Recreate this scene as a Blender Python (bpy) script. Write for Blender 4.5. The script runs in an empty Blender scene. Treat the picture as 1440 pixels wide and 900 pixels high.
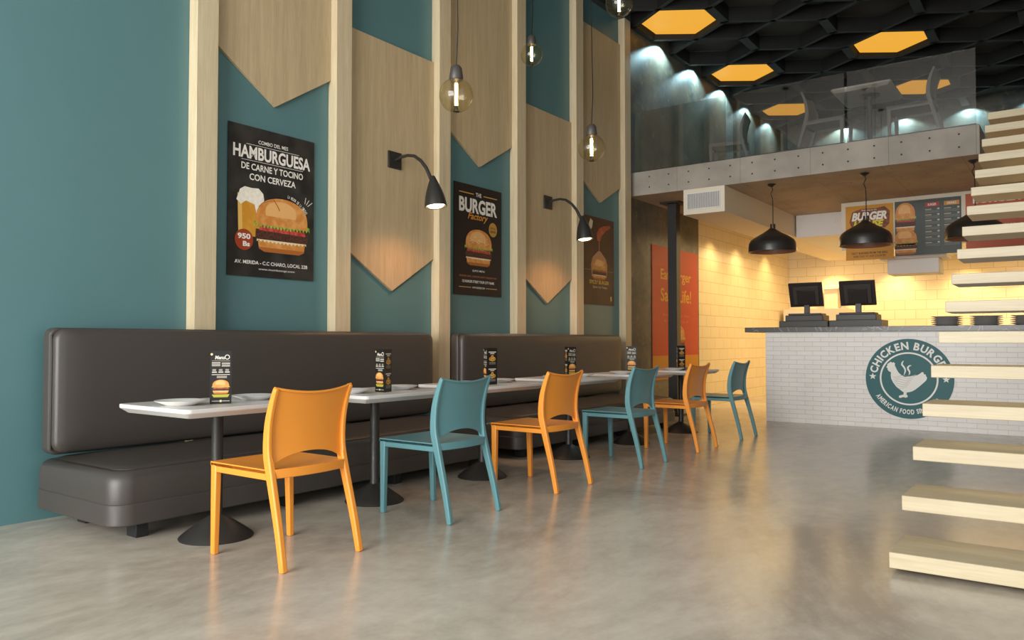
import bpy, bmesh, math, random
from mathutils import Vector, Matrix
random.seed(7)
PI = math.pi
sc = bpy.context.scene
COL = sc.collection

# ------------------------------------------------------------------ materials
MATS = {}
def rgb(h):
    h = h.lstrip('#'); v = [int(h[i:i+2], 16)/255 for i in (0, 2, 4)]
    return tuple([(c/12.92 if c <= .04045 else ((c+.055)/1.055)**2.4) for c in v]) + (1,)

def base_mat(name):
    m = bpy.data.materials.new(name); m.use_nodes = True
    nt = m.node_tree; b = nt.nodes['Principled BSDF']
    MATS[name] = m
    return m, nt, b

def plain(name, col, rough=.5, metal=0, bump=0, bscale=200, spec=.5, coat=0, var=0.0, vscale=6):
    m, nt, b = base_mat(name)
    col = col if isinstance(col, tuple) else rgb(col)
    if len(col) == 3: col = col + (1,)
    b.inputs['Base Color'].default_value = col
    b.inputs['Roughness'].default_value = rough
    b.inputs['Metallic'].default_value = metal
    b.inputs['Specular IOR Level'].default_value = spec
    b.inputs['Coat Weight'].default_value = coat
    b.inputs['Coat Roughness'].default_value = .2
    if bump or var:
        tc = nt.nodes.new('ShaderNodeTexCoord')
    if bump:
        n = nt.nodes.new('ShaderNodeTexNoise'); n.inputs['Scale'].default_value = bscale; n.inputs['Detail'].default_value = 3
        bp = nt.nodes.new('ShaderNodeBump'); bp.inputs['Strength'].default_value = bump; bp.inputs['Distance'].default_value = .002
        nt.links.new(tc.outputs['Object'], n.inputs['Vector'])
        nt.links.new(n.outputs['Fac'], bp.inputs['Height']); nt.links.new(bp.outputs['Normal'], b.inputs['Normal'])
    if var:
        n2 = nt.nodes.new('ShaderNodeTexNoise'); n2.inputs['Scale'].default_value = vscale; n2.inputs['Detail'].default_value = 4
        nt.links.new(tc.outputs['Object'], n2.inputs['Vector'])
        r = nt.nodes.new('ShaderNodeValToRGB')
        r.color_ramp.elements[0].position = .3; r.color_ramp.elements[1].position = .7
        r.color_ramp.elements[0].color = tuple(c*(1-var) for c in col[:3]) + (1,)
        r.color_ramp.elements[1].color = tuple(min(1, c*(1+var)) for c in col[:3]) + (1,)
        nt.links.new(n2.outputs['Fac'], r.inputs['Fac']); nt.links.new(r.outputs['Color'], b.inputs['Base Color'])
    return m

def emis(name, col, strength):
    m, nt, b = base_mat(name)
    b.inputs['Base Color'].default_value = (0, 0, 0, 1)
    b.inputs['Emission Color'].default_value = col if len(col) == 4 else col + (1,)
    b.inputs['Emission Strength'].default_value = strength
    return m

def wood(name, c0, c1, axis='Z', rough=.5):
    m, nt, b = base_mat(name)
    N = nt.nodes; L = nt.links
    tc = N.new('ShaderNodeTexCoord'); mp = N.new('ShaderNodeMapping')
    s = {'X': (1.2, 22, 22), 'Y': (22, 1.2, 22), 'Z': (22, 22, 1.2)}[axis]
    mp.inputs['Scale'].default_value = s
    L.new(tc.outputs['Object'], mp.inputs['Vector'])
    n1 = N.new('ShaderNodeTexNoise'); n1.inputs['Scale'].default_value = 1.0; n1.inputs['Detail'].default_value = 6
    n1.inputs['Distortion'].default_value = .6
    n2 = N.new('ShaderNodeTexNoise'); n2.inputs['Scale'].default_value = 5; n2.inputs['Detail'].default_value = 5
    L.new(mp.outputs['Vector'], n1.inputs['Vector']); L.new(mp.outputs['Vector'], n2.inputs['Vector'])
    mx = N.new('ShaderNodeMath'); mx.operation = 'MULTIPLY_ADD'; mx.inputs[1].default_value = .45
    L.new(n2.outputs['Fac'], mx.inputs[0]); 
    ml = N.new('ShaderNodeMath'); ml.operation = 'MULTIPLY'; ml.inputs[1].default_value = .55
    L.new(n1.outputs['Fac'], ml.inputs[0]); L.new(ml.outputs[0], mx.inputs[2])
    r = N.new('ShaderNodeValToRGB'); r.color_ramp.elements[0].position = .32; r.color_ramp.elements[1].position = .68
    r.color_ramp.elements[0].color = rgb(c0); r.color_ramp.elements[1].color = rgb(c1)
    L.new(mx.outputs[0], r.inputs['Fac']); L.new(r.outputs['Color'], b.inputs['Base Color'])
    bp = N.new('ShaderNodeBump'); bp.inputs['Strength'].default_value = .15; bp.inputs['Distance'].default_value = .002
    L.new(mx.outputs[0], bp.inputs['Height']); L.new(bp.outputs['Normal'], b.inputs['Normal'])
    b.inputs['Roughness'].default_value = rough
    return m

def tiles(name, c1, c2, mortar, bw, bh, ms, rough=.35, bump=.4):
    m, nt, b = base_mat(name); N = nt.nodes; L = nt.links
    tc = N.new('ShaderNodeTexCoord'); br = N.new('ShaderNodeTexBrick')
    br.inputs['Scale'].default_value = 1; br.inputs['Brick Width'].default_value = bw; br.inputs['Row Height'].default_value = bh
    br.inputs['Mortar Size'].default_value = ms; br.inputs['Mortar Smooth'].default_value = .2
    br.inputs['Color1'].default_value = rgb(c1); br.inputs['Color2'].default_value = rgb(c2); br.inputs['Mortar'].default_value = rgb(mortar)
    br.inputs['Bias'].default_value = 0
    L.new(tc.outputs['UV'], br.inputs['Vector']); L.new(br.outputs['Color'], b.inputs['Base Color'])
    iv = N.new('ShaderNodeMath'); iv.operation = 'SUBTRACT'; iv.inputs[0].default_value = 1
    L.new(br.outputs['Fac'], iv.inputs[1])
    bp = N.new('ShaderNodeBump'); bp.inputs['Strength'].default_value = bump; bp.inputs['Distance'].default_value = .004
    L.new(iv.outputs[0], bp.inputs['Height']); L.new(bp.outputs['Normal'], b.inputs['Normal'])
    b.inputs['Roughness'].default_value = rough
    return m

def math_node(nt, op, a, b=None):
    n = nt.nodes.new('ShaderNodeMath'); n.operation = op
    for i, v in enumerate((a, b)):
        if v is None: continue
        if hasattr(v, 'links') or hasattr(v, 'is_linked'): nt.links.new(v, n.inputs[i])
        else: n.inputs[i].default_value = v
    return n.outputs[0]

def concrete_board(name, c0, c1, px, py, ox, oy, seam, seam_off):
    """cast concrete with a grid of tie holes and panel seams, laid out in metres on the UVs"""
    m, nt, b = base_mat(name); N = nt.nodes; L = nt.links
    tc = N.new('ShaderNodeTexCoord'); sx = N.new('ShaderNodeSeparateXYZ'); L.new(tc.outputs['UV'], sx.inputs[0])
    def cell(o, p, off):
        a = math_node(nt, 'SUBTRACT', o, off); a = math_node(nt, 'DIVIDE', a, p); f = math_node(nt, 'FRACT', a)
        f = math_node(nt, 'SUBTRACT', f, .5); f = math_node(nt, 'ABSOLUTE', f); f = math_node(nt, 'SUBTRACT', .5, f)
        return math_node(nt, 'MULTIPLY', f, p)
    dx = cell(sx.outputs[0], px, ox); dy = cell(sx.outputs[1], py, oy)
    d = math_node(nt, 'SQRT', math_node(nt, 'ADD', math_node(nt, 'MULTIPLY', dx, dx), math_node(nt, 'MULTIPLY', dy, dy)))
    hole = math_node(nt, 'LESS_THAN', d, .0105)
    ds = cell(sx.outputs[0], seam, seam_off); sm = math_node(nt, 'LESS_THAN', ds, .004)
    mask = math_node(nt, 'MAXIMUM', hole, math_node(nt, 'MULTIPLY', sm, .3))
    n1 = N.new('ShaderNodeTexNoise'); n1.inputs['Scale'].default_value = 2.5; n1.inputs['Detail'].default_value = 8
    L.new(tc.outputs['Object'], n1.inputs['Vector'])
    r = N.new('ShaderNodeValToRGB'); r.color_ramp.elements[0].position = .35; r.color_ramp.elements[1].position = .65
    r.color_ramp.elements[0].color = rgb(c0); r.color_ramp.elements[1].color = rgb(c1); L.new(n1.outputs['Fac'], r.inputs['Fac'])
    mix = N.new('ShaderNodeMix'); mix.data_type = 'RGBA'
    L.new(mask, mix.inputs['Factor']); L.new(r.outputs['Color'], mix.inputs['A']); mix.inputs['B'].default_value = (.03, .025, .02, 1)
    L.new(mix.outputs['Result'], b.inputs['Base Color'])
    bp = N.new('ShaderNodeBump'); bp.invert = True; bp.inputs['Strength'].default_value = .6; bp.inputs['Distance'].default_value = .01
    L.new(mask, bp.inputs['Height']); L.new(bp.outputs['Normal'], b.inputs['Normal'])
    b.inputs['Roughness'].default_value = .75
    return m

def thin_glass(name, tint, refl=1.0, rough=0.0, base=.0):
    """thin pane: transparent body with a Fresnel reflection"""
    m, nt, b = base_mat(name); N = nt.nodes; L = nt.links
    N.remove(b); out = N['Material Output']
    t = N.new('ShaderNodeBsdfTransparent'); t.inputs['Color'].default_value = tint
    g = N.new('ShaderNodeBsdfGlossy'); g.inputs['Roughness'].default_value = rough
    lw = N.new('ShaderNodeLayerWeight'); lw.inputs['Blend'].default_value = .5
    f = math_node(nt, 'MULTIPLY', math_node(nt, 'POWER', lw.outputs['Facing'], 4.0), .8*refl); f = math_node(nt, 'ADD', f, base)
    mx = N.new('ShaderNodeMixShader'); L.new(f, mx.inputs[0]); L.new(t.outputs[0], mx.inputs[1]); L.new(g.outputs[0], mx.inputs[2])
    L.new(mx.outputs[0], out.inputs['Surface'])
    return m

# paints and building materials
plain('teal_paint', (.085, .182, .190), rough=.38, bump=.05, bscale=60, var=.05, vscale=.8)
wood('oak', '#ab9673', '#c1ab87', 'Z', .48)
wood('oak_light', '#b9a684', '#cebe9e', 'Z', .45)
wood('oak_tread', '#b7a686', '#cbbc9c', 'X', .42)
plain('leather', (.052, .044, .038), rough=.42, bump=.25, bscale=350)
plain('leather_dark', (.045, .038, .033), rough=.5)
plain('orange_plastic', (.80, .285, .032), rough=.38, bump=.1, bscale=500)
plain('teal_plastic', (.105, .245, .265), rough=.4, bump=.1, bscale=500)
plain('table_white', (.62, .60, .57), rough=.28)
plain('black_metal', (.022, .02, .018), rough=.42)
plain('pendant_black', (.02, .017, .015), rough=.3, coat=.3)
plain('grey_plastic', (.22, .22, .21), rough=.5)
plain('black_plastic', (.022, .016, .014), rough=.4)
plain('charcoal_plastic', (.042, .035, .03), rough=.45)
plain('porcelain', (.75, .73, .7), rough=.18)
plain('grey_plate', (.48, .46, .44), rough=.3, metal=.2)
plain('white_paint', (.7, .68, .66), rough=.6)
plain('cream_paint', (.68, .60, .47), rough=.6)
plain('dark_paint', (.032, .031, .029), rough=.8)
plain('ceiling_black', (.035, .036, .034), rough=.6)
plain('front_ceiling_grey', (.30, .28, .26), rough=.8)
plain('recess_shade', (.007, .006, .006), rough=.8)  # shade inside the honeycomb cells, put into the colour of the beam sides
plain('ceiling_back', (.085, .076, .066), rough=.85, var=.2, vscale=2)
plain('rubber', (.01, .01, .01), rough=.7)
plain('warm_bounce_inner', (.30, .13, .07), rough=.4)  # warm light off the yellow walls, put into the lampshade's inner colour
tiles('cream_tile', '#ebdcb8', '#e7d7b0', '#c2a672', .37, .185, .0035, rough=.3, bump=.35)
tiles('white_brick', '#ebe6e2', '#e7e1dc', '#cdc5c0', .2, .058, .0022, rough=.4, bump=.6)
concrete_board('concrete_front', '#8e867c', '#a39a8f', .28, .14, .03, 3.13, .85, .71, )
concrete_board('concrete_under', '#9a8a7b', '#aa9a8a', .28, .56, .17, .2, .8, .77)
emis('hex_glow', (.84, .40, .04), 1.0)
emis('filament', (1.0, .76, .34), 60)
emis('lamp_glow', (1.0, .72, .38), 9)
thin_glass('pane_glass', (.84, .83, .81, 1), refl=1.0, base=.115)
thin_glass('window_glass', (.97, .98, .98, 1), refl=.6, base=.02)
thin_glass('amber_glass', (.96, .92, .77, 1), refl=.9, base=.045)

# polished concrete floor
def floor_mat():
    m, nt, b = base_mat('polished_concrete'); N = nt.nodes; L = nt.links
    tc = N.new('ShaderNodeTexCoord'); mp = N.new('ShaderNodeMapping'); mp.inputs['Scale'].default_value = (1, .6, 1)
    mp.inputs['Rotation'].default_value = (0, 0, .5)
    L.new(tc.outputs['Object'], mp.inputs['Vector'])
    n1 = N.new('ShaderNodeTexNoise'); n1.inputs['Scale'].default_value = .9; n1.inputs['Detail'].default_value = 10
    n1.inputs['Roughness'].default_value = .68; n1.inputs['Distortion'].default_value = .8
    n2 = N.new('ShaderNodeTexNoise'); n2.inputs['Scale'].default_value = 9; n2.inputs['Detail'].default_value = 8; n2.inputs['Roughness'].default_value = .7
    for n in (n1, n2): L.new(mp.outputs['Vector'], n.inputs['Vector'])
    s = math_node(nt, 'ADD', math_node(nt, 'MULTIPLY', n1.outputs['Fac'], .74), math_node(nt, 'MULTIPLY', n2.outputs['Fac'], .26))
    r = N.new('ShaderNodeValToRGB'); e = r.color_ramp.elements
    e[0].position = .385; e[0].color = rgb('#a2988a'); e[1].position = .62; e[1].color = rgb('#cbc1b3')
    k = r.color_ramp.elements.new(.5); k.color = rgb('#b9afa0')
    L.new(s, r.inputs['Fac']); L.new(r.outputs['Color'], b.inputs['Base Color'])
    rr = N.new('ShaderNodeMapRange'); rr.inputs['To Min'].default_value = .16; rr.inputs['To Max'].default_value = .28
    rr.inputs['From Min'].default_value = .3; rr.inputs['From Max'].default_value = .7
    L.new(s, rr.inputs['Value']); L.new(rr.outputs[0], b.inputs['Roughness'])
    bp = N.new('ShaderNodeBump'); bp.inputs['Strength'].default_value = .035; bp.inputs['Distance'].default_value = .01
    L.new(s, bp.inputs['Height']); L.new(bp.outputs['Normal'], b.inputs['Normal'])
floor_mat()

def worn_mat():
    m, nt, b = base_mat('worn_plaster'); N = nt.nodes; L = nt.links
    tc = N.new('ShaderNodeTexCoord')
    n1 = N.new('ShaderNodeTexNoise'); n1.inputs['Scale'].default_value = 1.6; n1.inputs['Detail'].default_value = 12; n1.inputs['Roughness'].default_value = .72
    n2 = N.new('ShaderNodeTexNoise'); n2.inputs['Scale'].default_value = 6; n2.inputs['Detail'].default_value = 10; n2.inputs['Roughness'].default_value = .75
    for n in (n1, n2): L.new(tc.outputs['Object'], n.inputs['Vector'])
    r = N.new('ShaderNodeValToRGB'); e = r.color_ramp.elements
    e[0].position = .4; e[0].color = rgb('#454b49'); e[1].position = .62; e[1].color = rgb('#74695a')
    L.new(n1.outputs['Fac'], r.inputs['Fac'])
    r2 = N.new('ShaderNodeValToRGB'); e = r2.color_ramp.elements
    e[0].position = .56; e[0].color = (0, 0, 0, 1); e[1].position = .66; e[1].color = (1, 1, 1, 1)
    L.new(n2.outputs['Fac'], r2.inputs['Fac'])
    mix = N.new('ShaderNodeMix'); mix.data_type = 'RGBA'; L.new(r2.outputs['Color'], mix.inputs['Factor'])
    L.new(r.outputs['Color'], mix.inputs['A']); mix.inputs['B'].default_value = rgb('#8d7b61')
    L.new(mix.outputs['Result'], b.inputs['Base Color']); b.inputs['Roughness'].default_value = .45
worn_mat()

def slate_mat():
    m, nt, b = base_mat('counter_slate'); N = nt.nodes; L = nt.links
    tc = N.new('ShaderNodeTexCoord'); n1 = N.new('ShaderNodeTexNoise'); n1.inputs['Scale'].default_value = 2; n1.inputs['Detail'].default_value = 8; n1.inputs['Distortion'].default_value = 2
    L.new(tc.outputs['Object'], n1.inputs['Vector'])
    r = N.new('ShaderNodeValToRGB'); e = r.color_ramp.elements
    e[0].position = .49; e[0].color = rgb('#55514e'); e[1].position = .52; e[1].color = rgb('#55514e')
    k = e.new(.505); k.color = rgb('#8a8480')
    L.new(n1.outputs['Fac'], r.inputs['Fac']); L.new(r.outputs['Color'], b.inputs['Base Color']); b.inputs['Roughness'].default_value = .3
slate_mat()

def ink(h, noise=None, scale=60, rough=.5):
    """printing ink; a second ink gives a speckled print"""
    key = 'ink_' + h.lstrip('#') + ('_' + noise.lstrip('#') if noise else '')
    if key in MATS: return key
    m, nt, b = base_mat(key); b.inputs['Base Color'].default_value = rgb(h); b.inputs['Roughness'].default_value = rough
    b.inputs['Specular IOR Level'].default_value = .35
    if noise:
        N = nt.nodes; L = nt.links; tc = N.new('ShaderNodeTexCoord')
        n = N.new('ShaderNodeTexNoise'); n.inputs['Scale'].default_value = scale; n.inputs['Detail'].default_value = 5
        r = N.new('ShaderNodeValToRGB'); r.color_ramp.elements[0].position = .42; r.color_ramp.elements[1].position = .6
        r.color_ramp.elements[0].color = rgb(h); r.color_ramp.elements[1].color = rgb(noise)
        L.new(tc.outputs['Object'], n.inputs['Vector']); L.new(n.outputs['Fac'], r.inputs['Fac']); L.new(r.outputs['Color'], b.inputs['Base Color'])
    return key

# ------------------------------------------------------------------ builders
class MB:
    def __init__(s): s.bm = bmesh.new(); s.mats = []
    def mi(s, m):
        if m not in s.mats: s.mats.append(m)
        return s.mats.index(m)
    def faces(s, vs, fs, m, smooth=False):
        k = s.mi(m); v = [s.bm.verts.new(p) for p in vs]; out = []
        for f in fs:
            try: q = s.bm.faces.new([v[i] for i in f])
            except ValueError: continue
            q.material_index = k; q.smooth = smooth; out.append(q)
        return v, out
    def box(s, x0, x1, y0, y1, z0, z1, m):
        vs = [(x, y, z) for z in (z0, z1) for y in (y0, y1) for x in (x0, x1)]
        fs = [(0, 2, 3, 1), (4, 5, 7, 6), (0, 1, 5, 4), (2, 6, 7, 3), (0, 4, 6, 2), (1, 3, 7, 5)]
        s.faces(vs, fs, m)
    def hexa(s, a, b, m):
        """eight corners: quad a then quad b"""
        vs = list(a) + list(b)
        s.faces(vs, [(3, 2, 1, 0), (4, 5, 6, 7), (0, 1, 5, 4), (1, 2, 6, 5), (2, 3, 7, 6), (3, 0, 4, 7)], m)
    def prism(s, pts, a, b, m, plane='XY', smooth=False):
        f = {'XY': lambda p, c: (p[0], p[1], c), 'XZ': lambda p, c: (p[0], c, p[1]), 'YZ': lambda p, c: (c, p[0], p[1])}[plane]
        n = len(pts); vs = [f(p, a) for p in pts] + [f(p, b) for p in pts]
        k = s.mi(m); v = [s.bm.verts.new(p) for p in vs]
        caps = [s.bm.faces.new(v[:n][::-1]), s.bm.faces.new(v[n:])]
        for i in range(n):
            j = (i+1) % n
            q = s.bm.faces.new((v[i], v[j], v[n+j], v[n+i])); q.material_index = k; q.smooth = smooth
        for q in caps: q.material_index = k
    def lathe(s, prof, m, c=(0, 0, 0), n=32, closed=False):
        rings = []
        k = s.mi(m)
        for r, z in prof:
            if r < 1e-5: rings.append([s.bm.verts.new((c[0], c[1], c[2]+z))])
            else: rings.append([s.bm.verts.new((c[0]+r*math.cos(2*PI*i/n), c[1]+r*math.sin(2*PI*i/n), c[2]+z)) for i in range(n)])
        prs = list(zip(rings, rings[1:]))
        if closed: prs.append((rings[-1], rings[0]))
        for A, B in prs:
            for i in range(n):
                j = (i+1) % n
                if len(A) == 1 and len(B) == 1: break
                if len(A) == 1: f = (A[0], B[j], B[i])
                elif len(B) == 1: f = (A[i], A[j], B[0])
                else: f = (A[i], A[j], B[j], B[i])
                q = s.bm.faces.new(f); q.material_index = k; q.smooth = True
    def tube(s, pts, r, m, n=10, caps=True):
        pts = [Vector(p) for p in pts]; k = s.mi(m); rings = []
        up = Vector((0, 0, 1))
        for i, p in enumerate(pts):
            d = (pts[min(i+1, len(pts)-1)] - pts[max(i-1, 0)]).normalized()
            a = d.cross(up)
            if a.length < .1: a = d.cross(Vector((0, 1, 0)))
            if i and a.dot(pa) < 0: a = -a
            a.normalize(); b = d.cross(a).normalized(); pa = a
            rr = r[i] if isinstance(r, (list, tuple)) else r
            rings.append([s.bm.verts.new(p + rr*(a*math.cos(2*PI*t/n) + b*math.sin(2*PI*t/n))) for t in range(n)])
        for A, B in zip(rings, rings[1:]):
            for i in range(n):
                j = (i+1) % n; q = s.bm.faces.new((A[i], A[j], B[j], B[i])); q.material_index = k; q.smooth = True
        if caps:
            for R in (rings[0][::-1], rings[-1]):
                q = s.bm.faces.new(R); q.material_index = k
    def sweep(s, pts, m, y0, y1):
        """bar swept in XZ; pts = (x, z, half thickness, y0, y1)"""
        k = s.mi(m); rings = []
        for i, (x, z, h, a, b) in enumerate(pts):
            p = pts[max(i-1, 0)]; q = pts[min(i+1, len(pts)-1)]
            d = Vector((q[0]-p[0], 0, q[1]-p[1])).normalized(); nx, nz = d.z, -d.x
            rings.append([s.bm.verts.new(v) for v in ((x-nx*h, a, z-nz*h), (x+nx*h, a, z+nz*h), (x+nx*h, b, z+nz*h), (x-nx*h, b, z-nz*h))])
        for A, B in zip(rings, rings[1:]):
            for i in range(4):
                j = (i+1) % 4; q = s.bm.faces.new((A[i], A[j], B[j], B[i])); q.material_index = k
        for R in (rings[0][::-1], rings[-1]):
            q = s.bm.faces.new(R); q.material_index = k
    def poly(s, pts, z, m):
        k = s.mi(m); v = [s.bm.verts.new((p[0], p[1], z)) for p in pts]
        q = s.bm.faces.new(v); q.material_index = k
        q.normal_update()
        if q.normal.z < 0: q.normal_flip()
        bmesh.ops.triangulate(s.bm, faces=[q], ngon_method='EAR_CLIP')
    def build(s, name, parent=None, bevel=0, seg=2, angle=35, sub=0, uvoff=(0, 0, 0), fix=True, sharp=35):
        bm = s.bm
        if fix: bmesh.ops.recalc_face_normals(bm, faces=bm.faces)
        bm.normal_update()
        for e in bm.edges:
            if len(e.link_faces) == 2:
                try:
                    if e.calc_face_angle() > math.radians(sharp): e.smooth = False
                except ValueError: pass
        uv = bm.loops.layers.uv.new('uv')
        for f in bm.faces:
            n = f.normal; ax = max(range(3), key=lambda i: abs(n[i]))
            for l in f.loops:
                p = l.vert.co + Vector(uvoff)
                l[uv].uv = ((p.y, p.z), (p.x, p.z), (p.x, p.y))[ax]
        me = bpy.data.meshes.new(name); bm.to_mesh(me); bm.free()
        for m in s.mats: me.materials.append(MATS[m])
        o = bpy.data.objects.new(name, me); COL.objects.link(o)
        if parent: o.parent = parent
        if bevel:
            md = o.modifiers.new('bevel', 'BEVEL'); md.width = bevel; md.segments = seg; md.limit_method = 'ANGLE'
            md.angle_limit = math.radians(angle); md.harden_normals = False
            for p in me.polygons: p.use_smooth = True
            if seg > 1:
                pass
        return o

def tag(o, label=None, cat=None, group=None, kind=None):
    if label: o['label'] = label
    if cat: o['category'] = cat
    if group: o['group'] = group
    if kind: o['kind'] = kind
    return o

def empty(name, loc, rot=(0, 0, 0)):
    o = bpy.data.objects.new(name, None); COL.objects.link(o); o.location = loc; o.rotation_euler = rot
    o.empty_display_size = .1
    return o

def kids(o): return [c for c in list(bpy.data.objects) if c.parent == o]
def copy_tree(o, parent=None):
    c = o.copy(); COL.objects.link(c)
    if parent: c.parent = parent
    for ch in kids(o): copy_tree(ch, c)
    return c

def structure(mb, name, label, cat, **k):
    o = mb.build(name, **k); return tag(o, label, cat, kind='structure')

def rrect(x0, x1, y0, y1, r, n=6, corners=(1, 1, 1, 1)):
    """rounded rectangle, corners order: (x0,y0) (x1,y0) (x1,y1) (x0,y1)"""
    pts = []
    for (cx, cy, a0, on, px, py) in ((x0+r, y0+r, PI, corners[0], x0, y0), (x1-r, y0+r, 1.5*PI, corners[1], x1, y0),
                             (x1-r, y1-r, 0, corners[2], x1, y1), (x0+r, y1-r, .5*PI, corners[3], x0, y1)):
        if on: pts += [(cx+r*math.cos(a0+PI/2*i/n), cy+r*math.sin(a0+PI/2*i/n)) for i in range(n+1)]
        else: pts.append((px, py))
    return pts

# ------------------------------------------------------------------ flat print work
def glyph_mesh(body, bold=0.0, shear=0.0):
    cu = bpy.data.curves.new('t', 'FONT'); cu.body = body; cu.size = 1; cu.offset = bold; cu.shear = shear
    cu.resolution_u = 3
    ob = bpy.data.objects.new('t', cu); COL.objects.link(ob)
    bpy.context.view_layer.update()
    dg = bpy.context.evaluated_depsgraph_get()
    me = bpy.data.meshes.new_from_object(ob.evaluated_get(dg))
    vs = [tuple(v.co) for v in me.vertices]; fs = [tuple(p.vertices) for p in me.polygons]
    bpy.data.objects.remove(ob); bpy.data.curves.remove(cu); bpy.data.meshes.remove(me)
    return vs, fs

class Art(MB):
    """shapes and letters lying in a plane (u right, v up), each layer a hair above the last"""
    STEP = .0005
    def text(s, body, cx, cy, w, h, layer, m, bold=.0, shear=0, rot=0):
        vs, fs = glyph_mesh(body, bold, shear)
        if not vs: return
        x0 = min(v[0] for v in vs); x1 = max(v[0] for v in vs); y0 = min(v[1] for v in vs); y1 = max(v[1] for v in vs)
        sx = w/max(x1-x0, 1e-6); sy = h/max(y1-y0, 1e-6)
        c, sn = math.cos(rot), math.sin(rot); out = []
        for v in vs:
            x = (v[0]-(x0+x1)/2)*sx; y = (v[1]-(y0+y1)/2)*sy
            out.append((cx+x*c-y*sn, cy+x*sn+y*c, layer*s.STEP))
        s.faces(out, fs, m)
    def shape(s, pts, layer, m): s.poly(pts, layer*s.STEP, m)
    def rect(s, x0, x1, y0, y1, layer, m): s.poly([(x0, y0), (x1, y0), (x1, y1), (x0, y1)], layer*s.STEP, m)
    def disc(s, cx, cy, rx, ry, layer, m, n=40, a0=0, a1=2*PI):
        s.poly([(cx+rx*math.cos(a0+(a1-a0)*i/n), cy+ry*math.sin(a0+(a1-a0)*i/n)) for i in range(n)], layer*s.STEP, m)
    def ring(s, cx, cy, r0, r1, layer, m, n=64):
        vs = []; fs = []
        for i in range(n):
            a = 2*PI*i/n; vs += [(cx+r0*math.cos(a), cy+r0*math.sin(a), layer*s.STEP), (cx+r1*math.cos(a), cy+r1*math.sin(a), layer*s.STEP)]
        for i in range(n):
            j = (i+1) % n; fs.append((2*i, 2*i+1, 2*j+1, 2*j))
        s.faces(vs, fs, m)
    def stroke(s, pts, w, layer, m):
        vs = []; fs = []
        for i, p in enumerate(pts):
            a = pts[max(i-1, 0)]; b = pts[min(i+1, len(pts)-1)]
            d = math.hypot(b[0]-a[0], b[1]-a[1]) or 1; nx, ny = -(b[1]-a[1])/d, (b[0]-a[0])/d
            ww = w[i] if isinstance(w, (list, tuple)) else w
            vs += [(p[0]+nx*ww/2, p[1]+ny*ww/2, layer*s.STEP), (p[0]-nx*ww/2, p[1]-ny*ww/2, layer*s.STEP)]
        for i in range(len(pts)-1): fs.append((2*i, 2*i+1, 2*i+3, 2*i+2))
        s.faces(vs, fs, m)
    def wavy(s, x0, x1, y, amp, th, n, layer, m, seed=1):
        rnd = random.Random(seed); top = []; bot = []
        for i in range(n+1):
            t = i/n; x = x0+(x1-x0)*t; e = math.sin(t*PI)*.3*th
            top.append((x, y+th/2+e*.4+rnd.uniform(-amp, amp)*.4)); bot.append((x, y-th/2-e+(amp if i % 2 else -amp)))
        s.shape(bot + top[::-1], layer, m)
    def dome(s, cx, y, rx, ry, layer, m, down=False, flat=.18, n=24):
        p = []
        for i in range(n+1):
            a = PI*i/n; p.append((cx+rx*math.cos(a), y+(-1 if down else 1)*(ry*math.sin(a)**.75+0)))
        q = [(cx-rx*.97, y-(0 if down else ry*flat)), (cx+rx*.97, y-(0 if down else ry*flat))] if not down else [(cx-rx, y+ry*flat), (cx+rx, y+ry*flat)]
        s.shape(p + q, layer, m)
    def build(s, name, parent=None, **k):
        return MB.build(s, name, parent, fix=False, **k)

def burger(a, cx, cy, w, h, L, seeds=False, double=False):
    """hamburger picture w by h centred on cx, cy"""
    r = w/2
    bun = ink('#c9813a', '#d99a55', 14); bun_d = ink('#a9622a'); bun_l = ink('#e2ab6b')
    patty = ink('#3b2118', '#5e382a', 90); lett = ink('#6f9a2c', '#a8c24c', 60); tom = ink('#a8322a', '#c4524a', 30)
    chz = ink('#dba23a'); oni = ink('#8f2f4e'); crm = ink('#e5d6ae')
    b = cy-h/2
    a.shape([(cx-r*.8, b+h*.05), (cx-r*.62, b), (cx+r*.62, b), (cx+r*.8, b+h*.05), (cx+r*.84, b+h*.2), (cx-r*.84, b+h*.2)], L, bun)
    a.shape([(cx-r*.8, b+h*.05), (cx-r*.62, b), (cx+r*.62, b), (cx+r*.8, b+h*.05), (cx+r*.8, b+h*.08), (cx-r*.8, b+h*.08)], L+1, bun_d)
    a.wavy(cx-r*.88, cx+r*.88, b+h*.22, h*.018, h*.05, 26, L+1, crm, 3)
    a.shape([(cx-r*.93, b+h*.25), (cx-r*.9, b+h*.22), (cx+r*.9, b+h*.22), (cx+r*.95, b+h*.27), (cx+r*.93, b+h*.4), (cx-r*.92, b+h*.4)], L+2, patty)
    if double:
        a.wavy(cx-r*.9, cx+r*.9, b+h*.4, h*.03, h*.05, 14, L+3, chz, 8)
    a.shape([(cx-r*.8, b+h*.38), (cx+r*.85, b+h*.36), (cx+r*.84, b+h*.44), (cx-r*.78, b+h*.47)], L+3, tom)
    a.wavy(cx-r*.7, cx+r*.6, b+h*.47, h*.01, h*.03, 12, L+4, oni, 5)
    a.wavy(cx-r*.98, cx+r*1.0, b+h*.5, h*.03, h*.07, 34, L+5, lett, 9)
    a.dome(cx, b+h*.56, r*.92, h*.44, L+6, bun)
    a.dome(cx-r*.05, b+h*.72, r*.55, h*.22, L+7, bun_l, flat=.3)
    if seeds:
        rnd = random.Random(4)
        for i in range(34):
            x = rnd.uniform(-.8, .8); y = rnd.uniform(.04, .9)
            if x*x+y*y < .72: a.disc(cx+x*r*.9, b+h*(.57+.4*y), w*.014, w*.009, L+8, crm, 8)

WALLROT = (PI/2, 0, PI/2)      # prints on the left wall
FACEROT = (PI/2, 0, 0)         # prints facing the room entrance

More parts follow.
